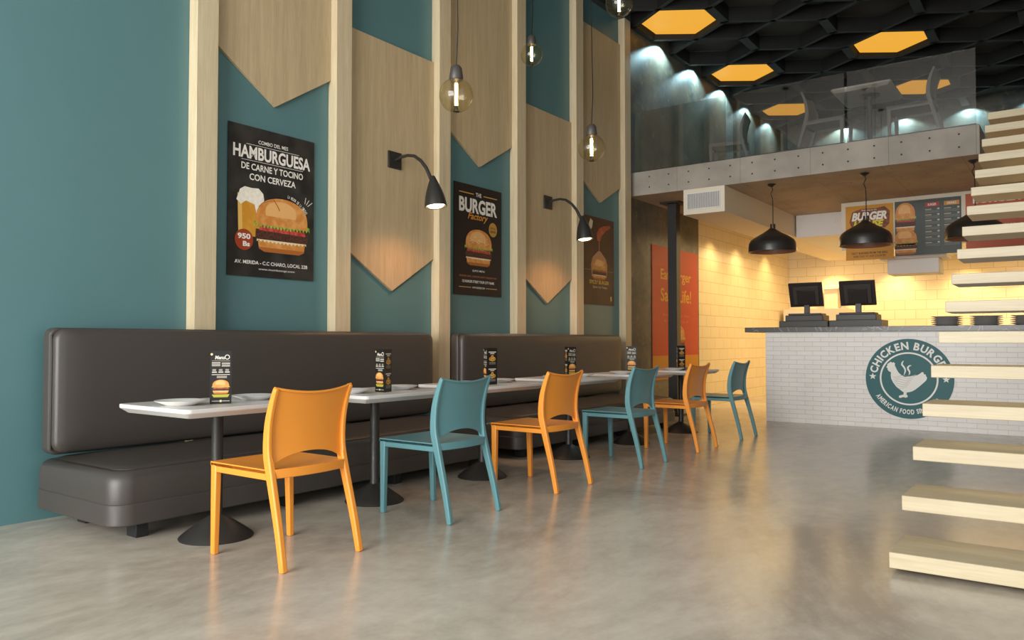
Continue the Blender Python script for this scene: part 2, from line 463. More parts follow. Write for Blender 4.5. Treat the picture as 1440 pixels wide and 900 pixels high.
# ------------------------------------------------------------------ THE ROOM
YF, YB, XR, ZC = -4.2, 16.7, 5.6, 5.62
mb = MB(); mb.box(-.2, XR+.2, YF-.2, YB+.2, -.15, 0, 'polished_concrete')
structure(mb, 'floor', 'polished grey concrete floor with cloudy mottling', 'floor')
mb = MB(); mb.box(-.2, 0, YF, 9.44, 0, ZC, 'teal_paint'); mb.box(-.2, 0, 9.44, 11.9, 0, ZC, 'worn_plaster')
mb.box(-.2, 0, 11.9, YB, 3.03, ZC, 'worn_plaster'); mb.box(-.2, 0, 11.9, YB, 0, 3.03, 'cream_tile')
structure(mb, 'wall_left', 'long left wall, teal paint then worn plaster then cream tiles', 'wall')
mb = MB(); mb.box(-.2, XR+.2, YB, YB+.2, 0, 3.1, 'cream_tile'); mb.box(-.2, XR+.2, YB, YB+.2, 3.1, ZC, 'worn_plaster')
structure(mb, 'wall_back', 'back wall of the kitchen covered with large cream tiles', 'wall')
mb = MB(); mb.box(XR, XR+.2, 3.6, YB, 0, ZC, 'white_paint'); mb.box(XR, XR+.2, YF, 3.6, 4.9, ZC, 'white_paint')
structure(mb, 'wall_right', 'plain white wall the stair treads are fixed into', 'wall')
mb = MB(); mb.box(-.2, XR+.2, YF-.2, YB+.2, ZC, ZC+.15, 'ceiling_back')
structure(mb, 'ceiling', 'dark ceiling above the honeycomb frame', 'ceiling')
# street side: shop window from floor to ceiling
mb = MB()
mb.box(-.2, XR+.2, YF-.2, YF, 4.9, ZC, 'dark_paint'); mb.box(-.2, 0.0, YF-.2, YF, 0, 4.9, 'dark_paint'); mb.box(XR, XR+.2, YF-.2, YF, 0, 4.9, 'dark_paint')
structure(mb, 'wall_front', 'wall around the shop window behind the viewer', 'wall')
mb = MB()
for x in (0, 1.85, 3.7, 5.54): mb.box(x, x+.06, YF-.14, YF-.06, 0, 4.9, 'black_metal')
for z in (0, 2.6, 4.84): mb.box(0, XR, YF-.14, YF-.06, z, z+.06, 'black_metal')
mb.box(0, XR, YF-.105, YF-.095, .06, 4.84, 'window_glass')
structure(mb, 'window_1', 'full height shop window in a thin black frame', 'window')
mb = MB()  # side glazing out of view, added to let fill light into the room
for y in (YF, -1.6, 1.0, 3.54): mb.box(XR+.06, XR+.14, y, y+.06, 0, 4.9, 'black_metal')
for z in (0, 2.6, 4.84): mb.box(XR+.06, XR+.14, YF, 3.6, z, z+.06, 'black_metal')
mb.box(XR+.095, XR+.105, YF, 3.6, .06, 4.84, 'window_glass')
structure(mb, 'fill_window', 'unseen side window added right of the viewer for fill light', 'window')

# ------------------------------------------------------------------ honeycomb ceiling
PX, PY, X0, Y0, ZG = 1.1, 1.245, .575, 9.87, 5.39
mb = MB()
def beam(p, q, w, m='ceiling_black'):
    d = Vector((q[0]-p[0], q[1]-p[1])); d.normalize(); n = Vector((-d.y, d.x))*w/2
    a = [(p[0]+n.x, p[1]+n.y, ZG), (p[0]-n.x, p[1]-n.y, ZG), (q[0]-n.x, q[1]-n.y, ZG), (q[0]+n.x, q[1]+n.y, ZG)]
    mb.hexa(a, [(x, y, ZG+.2) for x, y, z in a], m)
rows = range(-2, 6)
for i in range(0, 6):
    bx = X0-PX/2+i*PX
    for j in rows:
        cy = Y0+j*PY
        if cy-.3 > YB: continue
        mb.box(bx-.062 if i else 0, bx+.062, max(cy-.3, YF), min(cy+.3, YB), ZG, ZG+.2, 'ceiling_black')
        if i < 5:
            cx = X0+i*PX
            for sx in (-1, 1):
                for sy in (-1, 1):
                    q = (cx, cy+sy*PY/2); p = (cx+sx*PX/2, cy+sy*.27)
                    if q[1] > YB+.01 or q[1] < YF or p[1] > YB or p[1] < YF: continue
                    beam(p, q, .062)
mb.bm.normal_update(); bmesh.ops.recalc_face_normals(mb.bm, faces=mb.bm.faces); kk = mb.mi('recess_shade')
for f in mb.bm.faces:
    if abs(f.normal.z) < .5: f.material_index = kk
mb.box(0, XR, YF, Y0-2.5*PY, ZG-.04, ZC, 'front_ceiling_grey')
structure(mb, 'trim_1', 'black honeycomb frame of hexagons, ending at the plain grey ceiling of the entrance', 'ceiling frame')
def hexpts(cx, cy, sx, sy, s=1): return [(cx-sx*s, cy-.27*s), (cx, cy-sy*s), (cx+sx*s, cy-.27*s), (cx+sx*s, cy+.27*s), (cx, cy+sy*s), (cx-sx*s, cy+.27*s)]
HEXLAB = {(0, 0): 'glowing orange hexagonal ceiling panel nearest the wood strips, largest of them',
          (0, 2): 'glowing orange hexagonal ceiling panel just above the railing, second along the left wall',
          (2, 2): 'glowing orange hexagonal ceiling panel above the right glass railing pane, fully in the open',
          (0, 4): 'glowing orange hexagonal ceiling panel seen through the middle glass railing pane',
          (2, 4): 'glowing orange hexagonal ceiling panel seen behind the upstairs chair through the right glass pane'}
def hexpanel(i, j):
    t = empty('ceiling_light_panel', (X0+i*PX, Y0+j*PY, 5.45))
    m = MB(); m.prism(hexpts(0, 0, .462, .59), .012, .05, 'hex_glow'); m.build('diffuser', t)
    m = MB(); m.prism(hexpts(0, 0, .465, .595), .051, .12, 'ceiling_black'); m.build('housing', t)
    return t
for (i, j), lab in HEXLAB.items():
    tag(hexpanel(i, j), lab, 'ceiling light', 'lit hexagons of the ceiling')

# ------------------------------------------------------------------ left wall: battens and arrow panels
SY = [3.07, 4.31, 5.57, 6.83, 8.05, 9.29]
SLAB = ['leftmost of the six tall oak battens, left of the beer and hamburger poster',
        'second tall oak batten from the left, right of the beer and hamburger poster',
        'third tall oak batten from the left, between the two leather benches',
        'fourth tall oak batten from the left, right of the burger poster with a yellow seal',
        'fifth tall oak batten from the left, behind the second wall lamp shade',
        'rightmost tall oak batten, at the end of the teal wall beside the concrete slab']
for y, lab in zip(SY, SLAB):
    m = MB(); m.box(0, .10, y-.08, y+.085, 0, ZG-.0, 'oak_light')
    o = m.build('wall_batten', bevel=.003, seg=1)
    tag(o, lab, 'wood batten', 'tall oak battens on the teal wall')
def arrow(y0, y1, top, sh, tip, lab):
    m = MB(); m.prism([(y0+.001, top), (y0+.001, sh), ((y0+y1)/2, tip), (y1-.001, sh), (y1-.001, top)], 0.001, .03, 'oak', plane='YZ')
    tag(m.build('mounted_arrow_panel', bevel=.002, seg=1), lab, 'wall panel', 'pointed oak panels on the teal wall')
def bay(k): return SY[k]+.085, SY[k+1]-.08
y0, y1 = bay(0); arrow(y0, y1, ZG, 3.19, 2.843, 'pointed oak wall panel above the beer and hamburger poster')
y0, y1 = bay(1); arrow(y0, y1, 3.71, 1.83, 1.497, 'pointed oak wall panel carrying the nearer black wall lamp')
y0, y1 = bay(2); arrow(y0, y1, ZG, 3.15, 2.839, 'pointed oak wall panel above the burger poster with the yellow seal')
y0, y1 = bay(3); arrow(y0, y1, 3.70, 1.80, 1.484, 'pointed oak wall panel carrying the farther black wall lamp')
y0, y1 = bay(4); arrow(y0, y1, 5.04, 3.10, 2.827, 'pointed oak wall panel above the brown hanging burger poster')

# ------------------------------------------------------------------ posters
def poster(name, loc, w, h, rot, base, label, cat='poster', group=None, th=.006):
    t = empty(name, loc, rot); tag(t, label, cat, group)
    m = MB(); m.box(-w/2, w/2, -h/2, h/2, -th, 0, base); m.build('sheet', t)
    return t
W_ = ink('#e6e0d6'); K_ = ink('#14110f')
# beer and hamburger
t = poster('wall_poster', (.012, 3.687, 2.09), .782, 1.118, WALLROT, ink('#211f1d', '#34312d', 5),
           'dark poster of a hamburger beside a foaming beer glass, headed HAMBURGUESA')
a = Art()
a.text('COMBO DEL MES', 0, .455, .27, .028, 1, W_, .01)
a.stroke([(-.24, .425), (.24, .425)], .003, 1, W_)
a.text('HAMBURGUESA', 0, .365, .70, .098, 1, W_, .03)
a.stroke([(-.28, .305), (.28, .305)], .003, 1, W_)
a.text('DE CARNE Y TOCINO', 0, .26, .56, .05, 1, W_, .02)
a.text('CON CERVEZA', 0, .185, .42, .05, 1, W_, .02)
for i, ch in enumerate('LA MEJOR DE LA CIUDAD'):
    if ch != ' ':
        an = math.radians(80-2.1*i); a.text(ch, .085+.285*math.cos(an), -.205+.29*math.sin(an), .0085, .024, 16, W_, .02, rot=an-PI/2)
for x in (0, .02, .04): a.stroke([(.30+x*.7, .05-x*.4), (.31+x*1.6, .10-x*.8)], .005, 1, W_)
a.build('heading', t); a = Art()
a.text('AV. MERIDA - C.C CHARO, LOCAL 22B', 0, -.455, .66, .032, 1, W_, .02)
a.text('www.mumbosopi.com', .04, -.50, .33, .022, 1, W_, .0)
a.build('address_line', t); a = Art()
a.disc(-.255, -.29, .078, .078, 10, ink('#9a3d1e'))
a.text('950', -.255, -.265, .11, .042, 11, W_, .04); a.text('Bs', -.235, -.32, .06, .038, 11, W_, .04)
a.build('price_badge', t)
a = Art()
a.shape([(-.30, -.26), (-.12, -.26), (-.09, .05), (-.31, .05)], 1, ink('#c98a2a', '#d9a03c', 6))
a.shape([(-.30, -.26), (-.265, -.26), (-.275, .05), (-.31, .05)], 2, ink('#e2b45e'))
a.shape([(-.32, -.0), (-.29, .08), (-.25, .105), (-.19, .10), (-.13, .105), (-.09, .07), (-.08, .02), (-.12, -.03), (-.14, -.12), (-.165, -.02), (-.24, .0), (-.28, -.03)], 3, ink('#e9dfcc', '#f2ecdf', 30))
a.build('beer_picture', t)
a = Art(); burger(a, .085, -.155, .52, .42, 4)
a.stroke([(.0, .04), (.04, -.01), (.055, -.04)], .008, 14, ink('#b06a30')); a.stroke([(-.02, .03), (-.1, .0), (-.13, -.03)], .006, 14, ink('#b06a30'))
a.build('burger_picture', t)
# burger with seal
t = poster('wall_poster', (.012, 6.195, 2.075), .775, 1.118, WALLROT, ink('#241b17'),
           'dark brown poster of a seeded burger with a yellow seal, headed THE BURGER Factory')
a = Art(); G = ink('#c79a4c')
a.stroke([(-.31, .47), (-.08, .47)], .01, 1, G); a.stroke([(.08, .47), (.31, .47)], .01, 1, G)
a.text('THE', 0, .47, .09, .04, 1, W_, .02); a.text('BURGER', 0, .35, .62, .15, 1, W_, .035)
a.text('Factory', -.01, .235, .33, .09, 3, ink('#d08a32'), .02, .35)
a.build('heading', t); a = Art()
a.disc(.24, .14, .07, .075, 1, ink('#b98a3e')); a.text('SPECIAL', .24, .155, .09, .018, 2, K_, .01); a.text('BURGER', .24, .12, .09, .024, 2, K_, .01)
a.build('seal', t); a = Art()
a.text('QUICK MENU', 0, -.31, .2, .022, 1, W_, .01)
a.text('BURGER GRILL | BURGER JOINT | BURGER PUB', 0, -.37, .60, .022, 1, ink('#b5654a'), .01)
a.text('123 BURGER STREET YOUR CITY NAME', 0, -.42, .52, .026, 1, W_, .02)
a.stroke([(-.31, -.48), (-.12, -.48)], .008, 1, ink('#b58a5a')); a.stroke([(.12, -.48), (.31, -.48)], .008, 1, ink('#b58a5a'))
a.build('menu_lines', t); a = Art(); a.text('WWW.BURGER.COM', 0, -.48, .2, .018, 1, W_, .01)
a.build('footer', t)
a = Art(); burger(a, .0, -.07, .46, .37, 2, seeds=True); a.build('burger_picture', t)
# spicey burger
t = poster('wall_poster', (.012, 8.665, 2.073), .77, 1.115, WALLROT, ink('#4a3222', '#5a3c28', 2),
           'brown poster of a burger hanging from a hand, captioned SPICEY BURGER')
a = Art()
a.text('SPICEY BURGER', 0, -.27, .50, .05, 1, ink('#cfa53a'), .03); a.text('Spice Up Today', .02, -.335, .36, .035, 1, ink('#d9c9a8'), .0)
a.build('caption', t); a = Art(); a.rect(.29, .32, -.50, -.44, 1, ink('#d6b46a')); a.build('small_mark', t); a = Art()
a.stroke([(-.37, -.12), (.37, -.12)], .005, 1, ink('#9c7f5c'))
a.build('thin_line', t)
a = Art()
a.stroke([(0, .28), (.0, .1)], .012, 1, ink('#c98a62')); a.shape([(-.05, .26), (-.06, .36), (0, .42), (.1, .46), (.28, .49), (.3, .46), (.16, .40), (.06, .33), (.03, .26)], 2, ink('#b5603e', '#a04a30', 10))
a.shape([(-.24, .36), (-.18, .42), (-.16, .50), (-.22, .53), (-.26, .46)], 2, ink('#d9c9a8'))
a.shape([(-.19, -.2), (-.21, -.05), (-.17, .04), (-.03, .13), (.03, .13), (.17, .04), (.21, -.05), (.19, -.2), (0, -.24)], 1, ink('#b98660'))
burger(a, 0, -.1, .38, .27, 3, seeds=True); a.build('burger_picture', t)
# red poster
t = poster('wall_poster', (.012, 11.01, 1.47), 1.64, 1.96, WALLROT, ink('#c2401f'),
           'tall red poster behind the black post reading Eat Burger Save Life')
a = Art(); Yl = ink('#e0a52c')
a.rect(-.82, .82, -.98, -.63, 1, ink('#c9861a'))
a.build('yellow_band', t); a = Art(); a.text('Eat Burger', -.0, .55, 1.1, .2, 2, Yl, .015); a.text('Save Life!', -.0, .27, 1.1, .2, 2, Yl, .015)
a.build('title', t); a = Art()
for k, y in enumerate((-.03, -.12)): a.text('fresh every day'[:15-k*2], 0, y, .95-.1*k, .05, 2, ink('#d8742e'), 0)
a.build('lettering', t)
a = Art(); burger(a, 0, -.38, .62, .44, 3, seeds=True); a.build('burger_picture', t)

# ------------------------------------------------------------------ wall lamps
def wall_lamp():
    t = empty('wall_lamp', (0, 0, 0))
    m = MB(); m.box(0, .018, -.08, .08, -.075, .075, 'black_metal'); m.build('wall_plate', t, bevel=.003)
    m = MB(); pts = [(.018, 0, .0), (.09, 0, .018), (.17, 0, .022), (.25, 0, .005), (.33, 0, -.05), (.39, 0, -.12), (.435, 0, -.20), (.455, 0, -.24)]
    P = []
    for i in range(len(pts)-1):
        for k in range(3): P.append(tuple(Vector(pts[i]).lerp(Vector(pts[i+1]), k/3)))
    P.append(pts[-1]); m.tube(P, [.012+.006*i/len(P) for i in range(len(P))], 'black_metal'); m.build('arm', t)
    s = empty('x', (0, 0, 0)); bpy.data.objects.remove(s)
    m = MB(); pr = [(.017, 0), (.030, -.03), (.050, -.08), (.069, -.13), (.083, -.18), (.092, -.23), (.096, -.262), (.096, -.27), (.090, -.27), (.084, -.23), (.07, -.17), (.04, -.1), (0, -.06)]
    m.lathe(pr, 'black_metal', n=32); sh = m.build('lamp_shade', t, sharp=60); sh.location = (.465, 0, -.20); sh.rotation_euler = (0, -.14, 0)
    m = MB(); m.lathe([(0, -.225), (.05, -.228), (.075, -.24), (.08, -.252), (.058, -.272), (.0, -.284)], 'lamp_glow', n=24); b = m.build('light_bulb', sh)
    return t
wl = wall_lamp()
wl.location = (.03, 4.96, 2.67); tag(wl, 'black gooseneck wall lamp left of the yellow seal burger poster', 'wall lamp', 'gooseneck wall lamps')
w2 = copy_tree(wl); w2.location = (.03, 7.44, 2.65); tag(w2, 'black gooseneck wall lamp left of the brown hanging burger poster', 'wall lamp')

# ------------------------------------------------------------------ leather benches
def bench(name, ya, yb, sa, sb, label):
    L = yb-ya; S = sb-sa; o0 = sa-ya
    t = empty(name, (.105, ya, 0)); tag(t, label, 'bench', 'leather wall benches')
    m = MB(); m.prism(rrect(.0, .868, o0, o0+S, .11, 8, corners=(0, 1, 1, 0)), .09, .203, 'leather', smooth=True); m.build('base', t, bevel=.006, sharp=50)
    # cushion: straight sides rolling over into a slightly crowned top
    m = MB(); rings = []
    for d, z in ((.006, .203), (.004, .23), (.004, .30), (.010, .330), (.022, .352), (.040, .366), (.062, .372), (.066, .368), (.072, .373), (.13, .384), (.25, .392), (.34, .394)):
        rings.append([(x, y, z) for x, y in rrect(.005+d*.4, .864-d, o0+d, o0+S-d, max(.108-d*.35, .01), 8, corners=(0, 1, 1, 0))])
    n = len(rings[0]); vs = [p for R in rings for p in R]; fs = []
    for a in range(len(rings)-1):
        for b in range(n):
            c = (b+1) % n; fs.append((a*n+b, a*n+c, (a+1)*n+c, (a+1)*n+b))
    fs.append(tuple(range(n))[::-1]); fs.append(tuple((len(rings)-1)*n+b for b in range(n)))
    m.faces(vs, fs, 'leather', smooth=True); m.build('seat_cushion', t, sharp=75)
    P = rrect(.03, .797, o0+.07, o0+S-.07, .09, 6, corners=(0, 1, 1, 0)); P = P[1:-1]
    m = MB(); m.tube([(x, y, .370) for x, y in P], .0045, 'leather_dark', n=6, caps=True); m.build('piping', t)
    # back: flat frame with a padded front
    m = MB(); m.prism(rrect(0, L, .395, 1.13, .05, 8, corners=(1, 1, 1, 1)), 0.0, .085, 'leather', plane='YZ', smooth=True); m.build('back_frame', t, bevel=.012, seg=3, sharp=50)
    m = MB(); rings = []
    for d, x in ((.02, .07), (.012, .088), (.012, .115), (.018, .132), (.032, .142), (.07, .150), (.14, .157), (.22, .159)):
        rings.append([(x, y, z) for y, z in rrect(d, L-d, .395+d*.8, 1.13-d*.6, max(.07-d*.2, .02), 8)])
    n = len(rings[0]); vs = [p for R in rings for p in R]; fs = []
    for a in range(len(rings)-1):
        for b in range(n):
            c = (b+1) % n; fs.append((a*n+b, a*n+c, (a+1)*n+c, (a+1)*n+b))
    fs.append(tuple(range(n))[::-1]); fs.append(tuple((len(rings)-1)*n+b for b in range(n)))
    m.faces(vs, fs, 'leather', smooth=True); m.build('back_pad', t, sharp=75)
    for y in (.008, L-.008):
        m = MB(); m.tube([(.086, y, .43), (.088, y, .7), (.088, y, 1.0), (.082, y, 1.09)], .011, 'leather', n=8); m.build('back_piping', t)
    n = 4
    for k in range(n):
        y = o0+.2+(S-.4)*k/(n-1)
        for x in (.12, .68):
            m = MB(); m.box(x, x+.1, y-.035, y+.035, 0, .095, 'rubber'); m.build('leg', t, bevel=.004, seg=1)
    return t
bench('leather_bench', 2.035, 5.27, 2.02, 5.33, 'long dark leather wall bench nearest the viewer, behind the first three tables')
bench('leather_bench', 5.65, 8.84, 5.58, 8.90, 'dark leather wall bench farther from the viewer, right of the third oak batten')

# ------------------------------------------------------------------ tables
TY = [2.458, 3.618, 4.761, 6.025, 7.238, 8.485]
def table():
    t = empty('cafe_table', (0, 0, 0))
    m = MB(); pts = rrect(-.36, .30, -.36, .44, .03, 4); inn = rrect(-.325, .265, -.325, .405, .02, 4); n = len(pts)
    for A, za, B, zb in ((pts, .72, pts, .70), (pts, .70, inn, .672)):
        vs = [(x, y, za) for x, y in A] + [(x, y, zb) for x, y in B]
        m.faces(vs, [(i, (i+1) % n, n+(i+1) % n, n+i) for i in range(n)], 'table_white')
    m.faces([(x, y, .72) for x, y in pts], [tuple(range(n))], 'table_white'); m.faces([(x, y, .672) for x, y in inn], [tuple(range(n))[::-1]], 'table_white')
    bmesh.ops.remove_doubles(m.bm, verts=m.bm.verts, dist=1e-5)
    m.build('tabletop', t, bevel=.003, seg=2)
    m = MB(); m.lathe([(.0, .672), (.12, .672), (.12, .665), (.035, .655), (.03, .64), (.03, .11), (.032, .10)], 'black_metal', n=24); m.build('pedestal', t)
    m = MB(); m.lathe([(.03, .118), (.045, .112), (.09, .085), (.15, .042), (.185, .014), (.192, .006), (.190, 0), (0, 0)], 'black_metal', n=48); m.build('foot_plate', t)
    return t
TL = ['white square cafe table nearest the viewer, first in the row', 'white cafe table second in the row, in front of the first teal chair pedestal side',
      'white cafe table third in the row, at the gap between the two benches', 'white cafe table fourth in the row, by the left part of the far bench',
      'white cafe table fifth in the row, by the right end of the far bench', 'white cafe table farthest in the row, beside the black post']
TL[1] = 'white cafe table second in the row, served by the first teal chair'
t0 = table()
tables = []
for i, y in enumerate(TY):
    o = t0 if i == 0 else copy_tree(t0)
    o.location = (1.20, y, 0); tag(o, TL[i], 'table', 'white cafe tables along the benches'); tables.append(o)

# ------------------------------------------------------------------ chairs
def chair(mat):
    t = empty('plastic_chair', (0, 0, 0))
    # local x runs from the front of the seat (-) to the back (+)
    prof = [(.288, 0, .0155), (.250, .17, .018), (.203, .34, .0205), (.172, .452, .023), (.155, .54, .023), (.162, .66, .020), (.189, .76, .016), (.220, .834, .012)]
    P = []
    def cr(p0, p1, p2, p3, u): return [.5*(2*b+(c-a)*u+(2*a-5*b+4*c-d)*u*u+(3*b-a-3*c+d)*u**3) for a, b, c, d in zip(p0, p1, p2, p3)]
    for i in range(len(prof)-1):
        a = prof[max(i-1, 0)]; b = prof[i]; c = prof[i+1]; d = prof[min(i+2, len(prof)-1)]
        for k in range(3): P.append(cr(a, b, c, d, k/3))
    P.append(prof[-1])
    for s in (-1, 1):
        m = MB(); m.sweep([(x, z, h, s*(.245-.01*min(1, z/.45)), s*(.245-.01*min(1, z/.45)-(.030 if z < .5 else .024))) for x, z, h in P], mat, 0, 0)
        m.build('leg', t, bevel=.006, seg=2)
    for s in (-1, 1):
        m = MB()
        a = [(-.268, s*.213, 0), (-.236, s*.213, 0), (-.236, s*.243, 0), (-.268, s*.243, 0)]
        b = [(-.280, s*.201, .44), (-.236, s*.201, .44), (-.236, s*.236, .44), (-.280, s*.236, .44)]
        if s < 0: a = a[::-1]; b = b[::-1]
        m.hexa(a, b, mat); m.build('leg', t, bevel=.006, seg=2)
    # seat: dished plate with a rim all round, bowed at the back
    m = MB(); nx, ny = 10, 10; top = []; bot = []
    for i in range(nx+1):
        for j in range(ny+1):
            u = i/nx; v = j/ny*2-1
            x = -.282+u*(.47+.035*(1-v*v)); y = v*.2345
            dish = .012*math.sin(PI*min(1, max(0, u)))*(1-v*v)
            top.append((x, y, .455-dish)); bot.append((x, y, .435-dish*.5))
    N = len(top); fs = []
    for i in range(nx):
        for j in range(ny):
            q = [i*(ny+1)+j, (i+1)*(ny+1)+j, (i+1)*(ny+1)+j+1, i*(ny+1)+j+1]
            fs.append(tuple(q)); fs.append(tuple(N+k for k in q[::-1]))
    per = [i*(ny+1) for i in range(nx+1)] + [nx*(ny+1)+j for j in range(1, ny+1)] + [i*(ny+1)+ny for i in range(nx-1, -1, -1)] + [j for j in range(ny-1, 0, -1)]
    for a, b in zip(per, per[1:]+per[:1]): fs.append((a, N+a, N+b, b))
    m.faces(top+bot, fs, mat, smooth=True); m.build('seat', t, sharp=50)
    m = MB()
    for s in (-1, 1): m.box(-.28, .18, s*.2345-(.012 if s > 0 else 0), s*.2345+(.012 if s < 0 else 0), .405, .452, mat)
    m.box(-.281, -.266, -.2345, .2345, .41, .452, mat)
    m.build('seat_rim', t, bevel=.003, seg=1)
    m = MB(); R = []
    for j in range(13):
        v = j/12*2-1; R.append((.190+.035*(1-v*v), v*.2345))
    rim = R + [(x-.018, y) for x, y in R[::-1]]
    m.prism(rim, .412, .455, mat, smooth=True); m.build('back_rail', t, bevel=.003, seg=1)
    # backrest: thin curved shell with an arch cut out above the seat
    def sx(z):
        for i in range(len(P)-1):
            if P[i][1] <= z <= P[i+1][1]:
                k = (z-P[i][1])/(P[i+1][1]-P[i][1]); return P[i][0]*(1-k)+P[i+1][0]*k
        return P[-1][0]
    m = MB(); nu, nv = 14, 12; F = []; B = []
    for i in range(nv+1):
        for j in range(nu+1):
            v = j/nu*2-1; zt = .834-.028*(1-v*v); zb = .452+.07*(1-v**2)**.6 if abs(v) < 1 else .452
            z = zb+(zt-zb)*i/nv; x = sx(z)-.004+.022*(1-v*v)
            F.append((x-.005, v*.218, z)); B.append((x+.006, v*.218, z))
    N = len(F); fs = []
    for i in range(nv):
        for j in range(nu):
            q = [i*(nu+1)+j, (i+1)*(nu+1)+j, (i+1)*(nu+1)+j+1, i*(nu+1)+j+1]
            fs.append(tuple(q)); fs.append(tuple(N+k for k in q[::-1]))
    per = [i*(nu+1) for i in range(nv+1)] + [nv*(nu+1)+j for j in range(1, nu+1)] + [i*(nu+1)+nu for i in range(nv-1, -1, -1)] + [j for j in range(nu-1, 0, -1)]
    for a, b in zip(per, per[1:]+per[:1]): fs.append((a, N+a, N+b, b))
    m.faces(F+B, fs, mat, smooth=True)
    m.build('backrest', t, sharp=50)
    m = MB(); R = [(sx(.834)-.004+.022*(1-v*v), v*.232,   .834-.028*(1-v*v)) for v in [k/12*2-1 for k in range(13)]]
    m.tube(R, .0065, mat, n=8); m.build('top_rail', t)
    return t
CY = [2.482, 3.635, 4.757, 6.045, 7.21, 8.372]
CL = ['orange plastic chair nearest the viewer, at the first table', 'teal plastic chair nearest the viewer, at the second table',
      'orange plastic chair second nearest, at the third table', 'teal plastic chair in the middle distance, at the fourth table',
      'orange plastic chair farthest down the row, at the fifth table', 'teal plastic chair farthest from the viewer, at the last table']
co = chair('orange_plastic'); ct = chair('teal_plastic')
for i, y in enumerate(CY):
    src = co if i % 2 == 0 else ct
    o = src if i < 2 else copy_tree(src)
    o.location = (1.751, y, 0); tag(o, CL[i], 'chair', 'plastic chairs at the cafe tables')

# ------------------------------------------------------------------ things on the tables
def plate(mat, r=.12):
    m = MB(); k = r/.12
    m.lathe([(0, .004), (.055*k, .004), (.06*k, 0), (.07*k, 0), (.075*k, .006), (.12*k, .024), (.122*k, .027), (.117*k, .0275), (.078*k, .0105), (0, .009)], mat, n=40)
    return m.build('plate', sharp=70)
pl = plate('porcelain', .125)
PLL = ['first', 'second', 'third', 'fourth', 'fifth', 'last']
for i, y in enumerate(TY):
    for k, (dx, dy, w) in enumerate(((.01, -.22, 'left'), (-.02, .25, 'right'))):
        o = pl if i == 0 and k == 0 else pl.copy()
        if o is not pl: COL.objects.link(o)
        o.location = (1.2+dx, y+dy, .72); tag(o, 'white dinner plate %s of the menu stand on the %s white table' % (w, PLL[i]), 'plate', 'white plates on the cafe tables')

def menu_stand():
    t = empty('menu_stand', (0, 0, 0)); r = .062; Kk = ink('#1b1816')
    m = MB(); P = [(r*math.cos(2*PI*k/3+PI/2), r*math.sin(2*PI*k/3+PI/2)) for k in range(3)]
    m.prism(P, 0, .28, Kk); m.build('stand_body', t)
    w = r*math.sqrt(3)
    Wm = ink('#cfc8bc'); Gm = ink('#8d867a')
    for k in range(3):
        an = 2*PI*k/3+PI/2+PI/3; d = r*math.cos(PI/3)+.0006
        a = Art(); a.STEP = .0004
        if k % 3 != 1:
            a.text('Menu', -.005, .245, .05, .02, 1, Wm, .03, .2); a.ring(.031, .247, .009, .013, 1, Wm, 20); a.disc(-.046, .262, .006, .006, 2, ink('#e6cf9a'), 14)
            a.rect(-.045, .045, .226, .229, 1, Gm)
            for q in range(4): a.rect(-.045, -.003, .198+.006*q, .2015+.006*q, 1, Wm if q % 2 else Gm)
            for q in range(4): a.rect(.004, .045, .198+.006*q, .2015+.006*q, 1, Gm if q % 2 else Wm)
            for q in range(3):
                a.rect(-.044+.032*q, -.02+.032*q, .165, .170, 1, Wm); a.rect(-.042+.032*q, -.024+.032*q, .173, .184, 1, Gm)
            a.rect(-.045, .045, .153, .156, 1, Wm); a.rect(-.02, .03, .136, .148, 1, Gm)
            burger(a, 0, .09, .09, .075, 2); a.shape([(-.044, .05), (.044, .05), (.035, .035), (-.035, .035)], 1, ink('#a9a23a'))
            a.rect(-.044, .044, .014, .0165, 1, Wm); a.disc(0, .0155, .006, .006, 2, ink('#e6cf9a'), 14)
        else:
            for b0 in (.15, .02):
                a.rect(-.04, .04, b0+.094, b0+.102, 1, Wm); a.rect(-.022, .022, b0+.083, b0+.09, 1, Wm)
                for cx, cy in ((-.02, .045), (.0, .062), (.02, .045), (.0, .04)): a.disc(cx, b0+cy, .015, .014, 2, ink('#d9a94a', '#b9803a', 60), 18); a.disc(cx, b0+cy, .006, .004, 3, ink('#7d4a22'), 10)
                for q in range(3): a.rect(-.035, .035, b0+.005+.007*q, b0+.008+.007*q, 1, Gm)
        o = a.build('printed_face', t); o.location = (d*math.cos(an), d*math.sin(an), 0); o.rotation_euler = (PI/2, 0, an+PI/2)
    return t
ms = menu_stand()
MR = lambda x, y, base, turn: math.atan2(-y, 4.97-x)-math.radians(base)+math.radians(turn)
MS = [(1.27, 2.43, 150, 0), (1.28, 3.62, 150, -55), (1.30, 4.72, 150, -75), (1.20, 6.04, 270, -75), (1.16, 7.33, 150, 0), (1.20, 8.46, 150, -80)]
for i, (x, y, base, turn) in enumerate(MS):
    rz = MR(x, y, base, turn)
    o = ms if i == 0 else copy_tree(ms)
    o.location = (x, y, .72); o.rotation_euler = (0, 0, rz)
    tag(o, 'black upright menu stand with burger pictures on the %s white table' % PLL[i], 'menu stand', 'menu stands on the cafe tables')

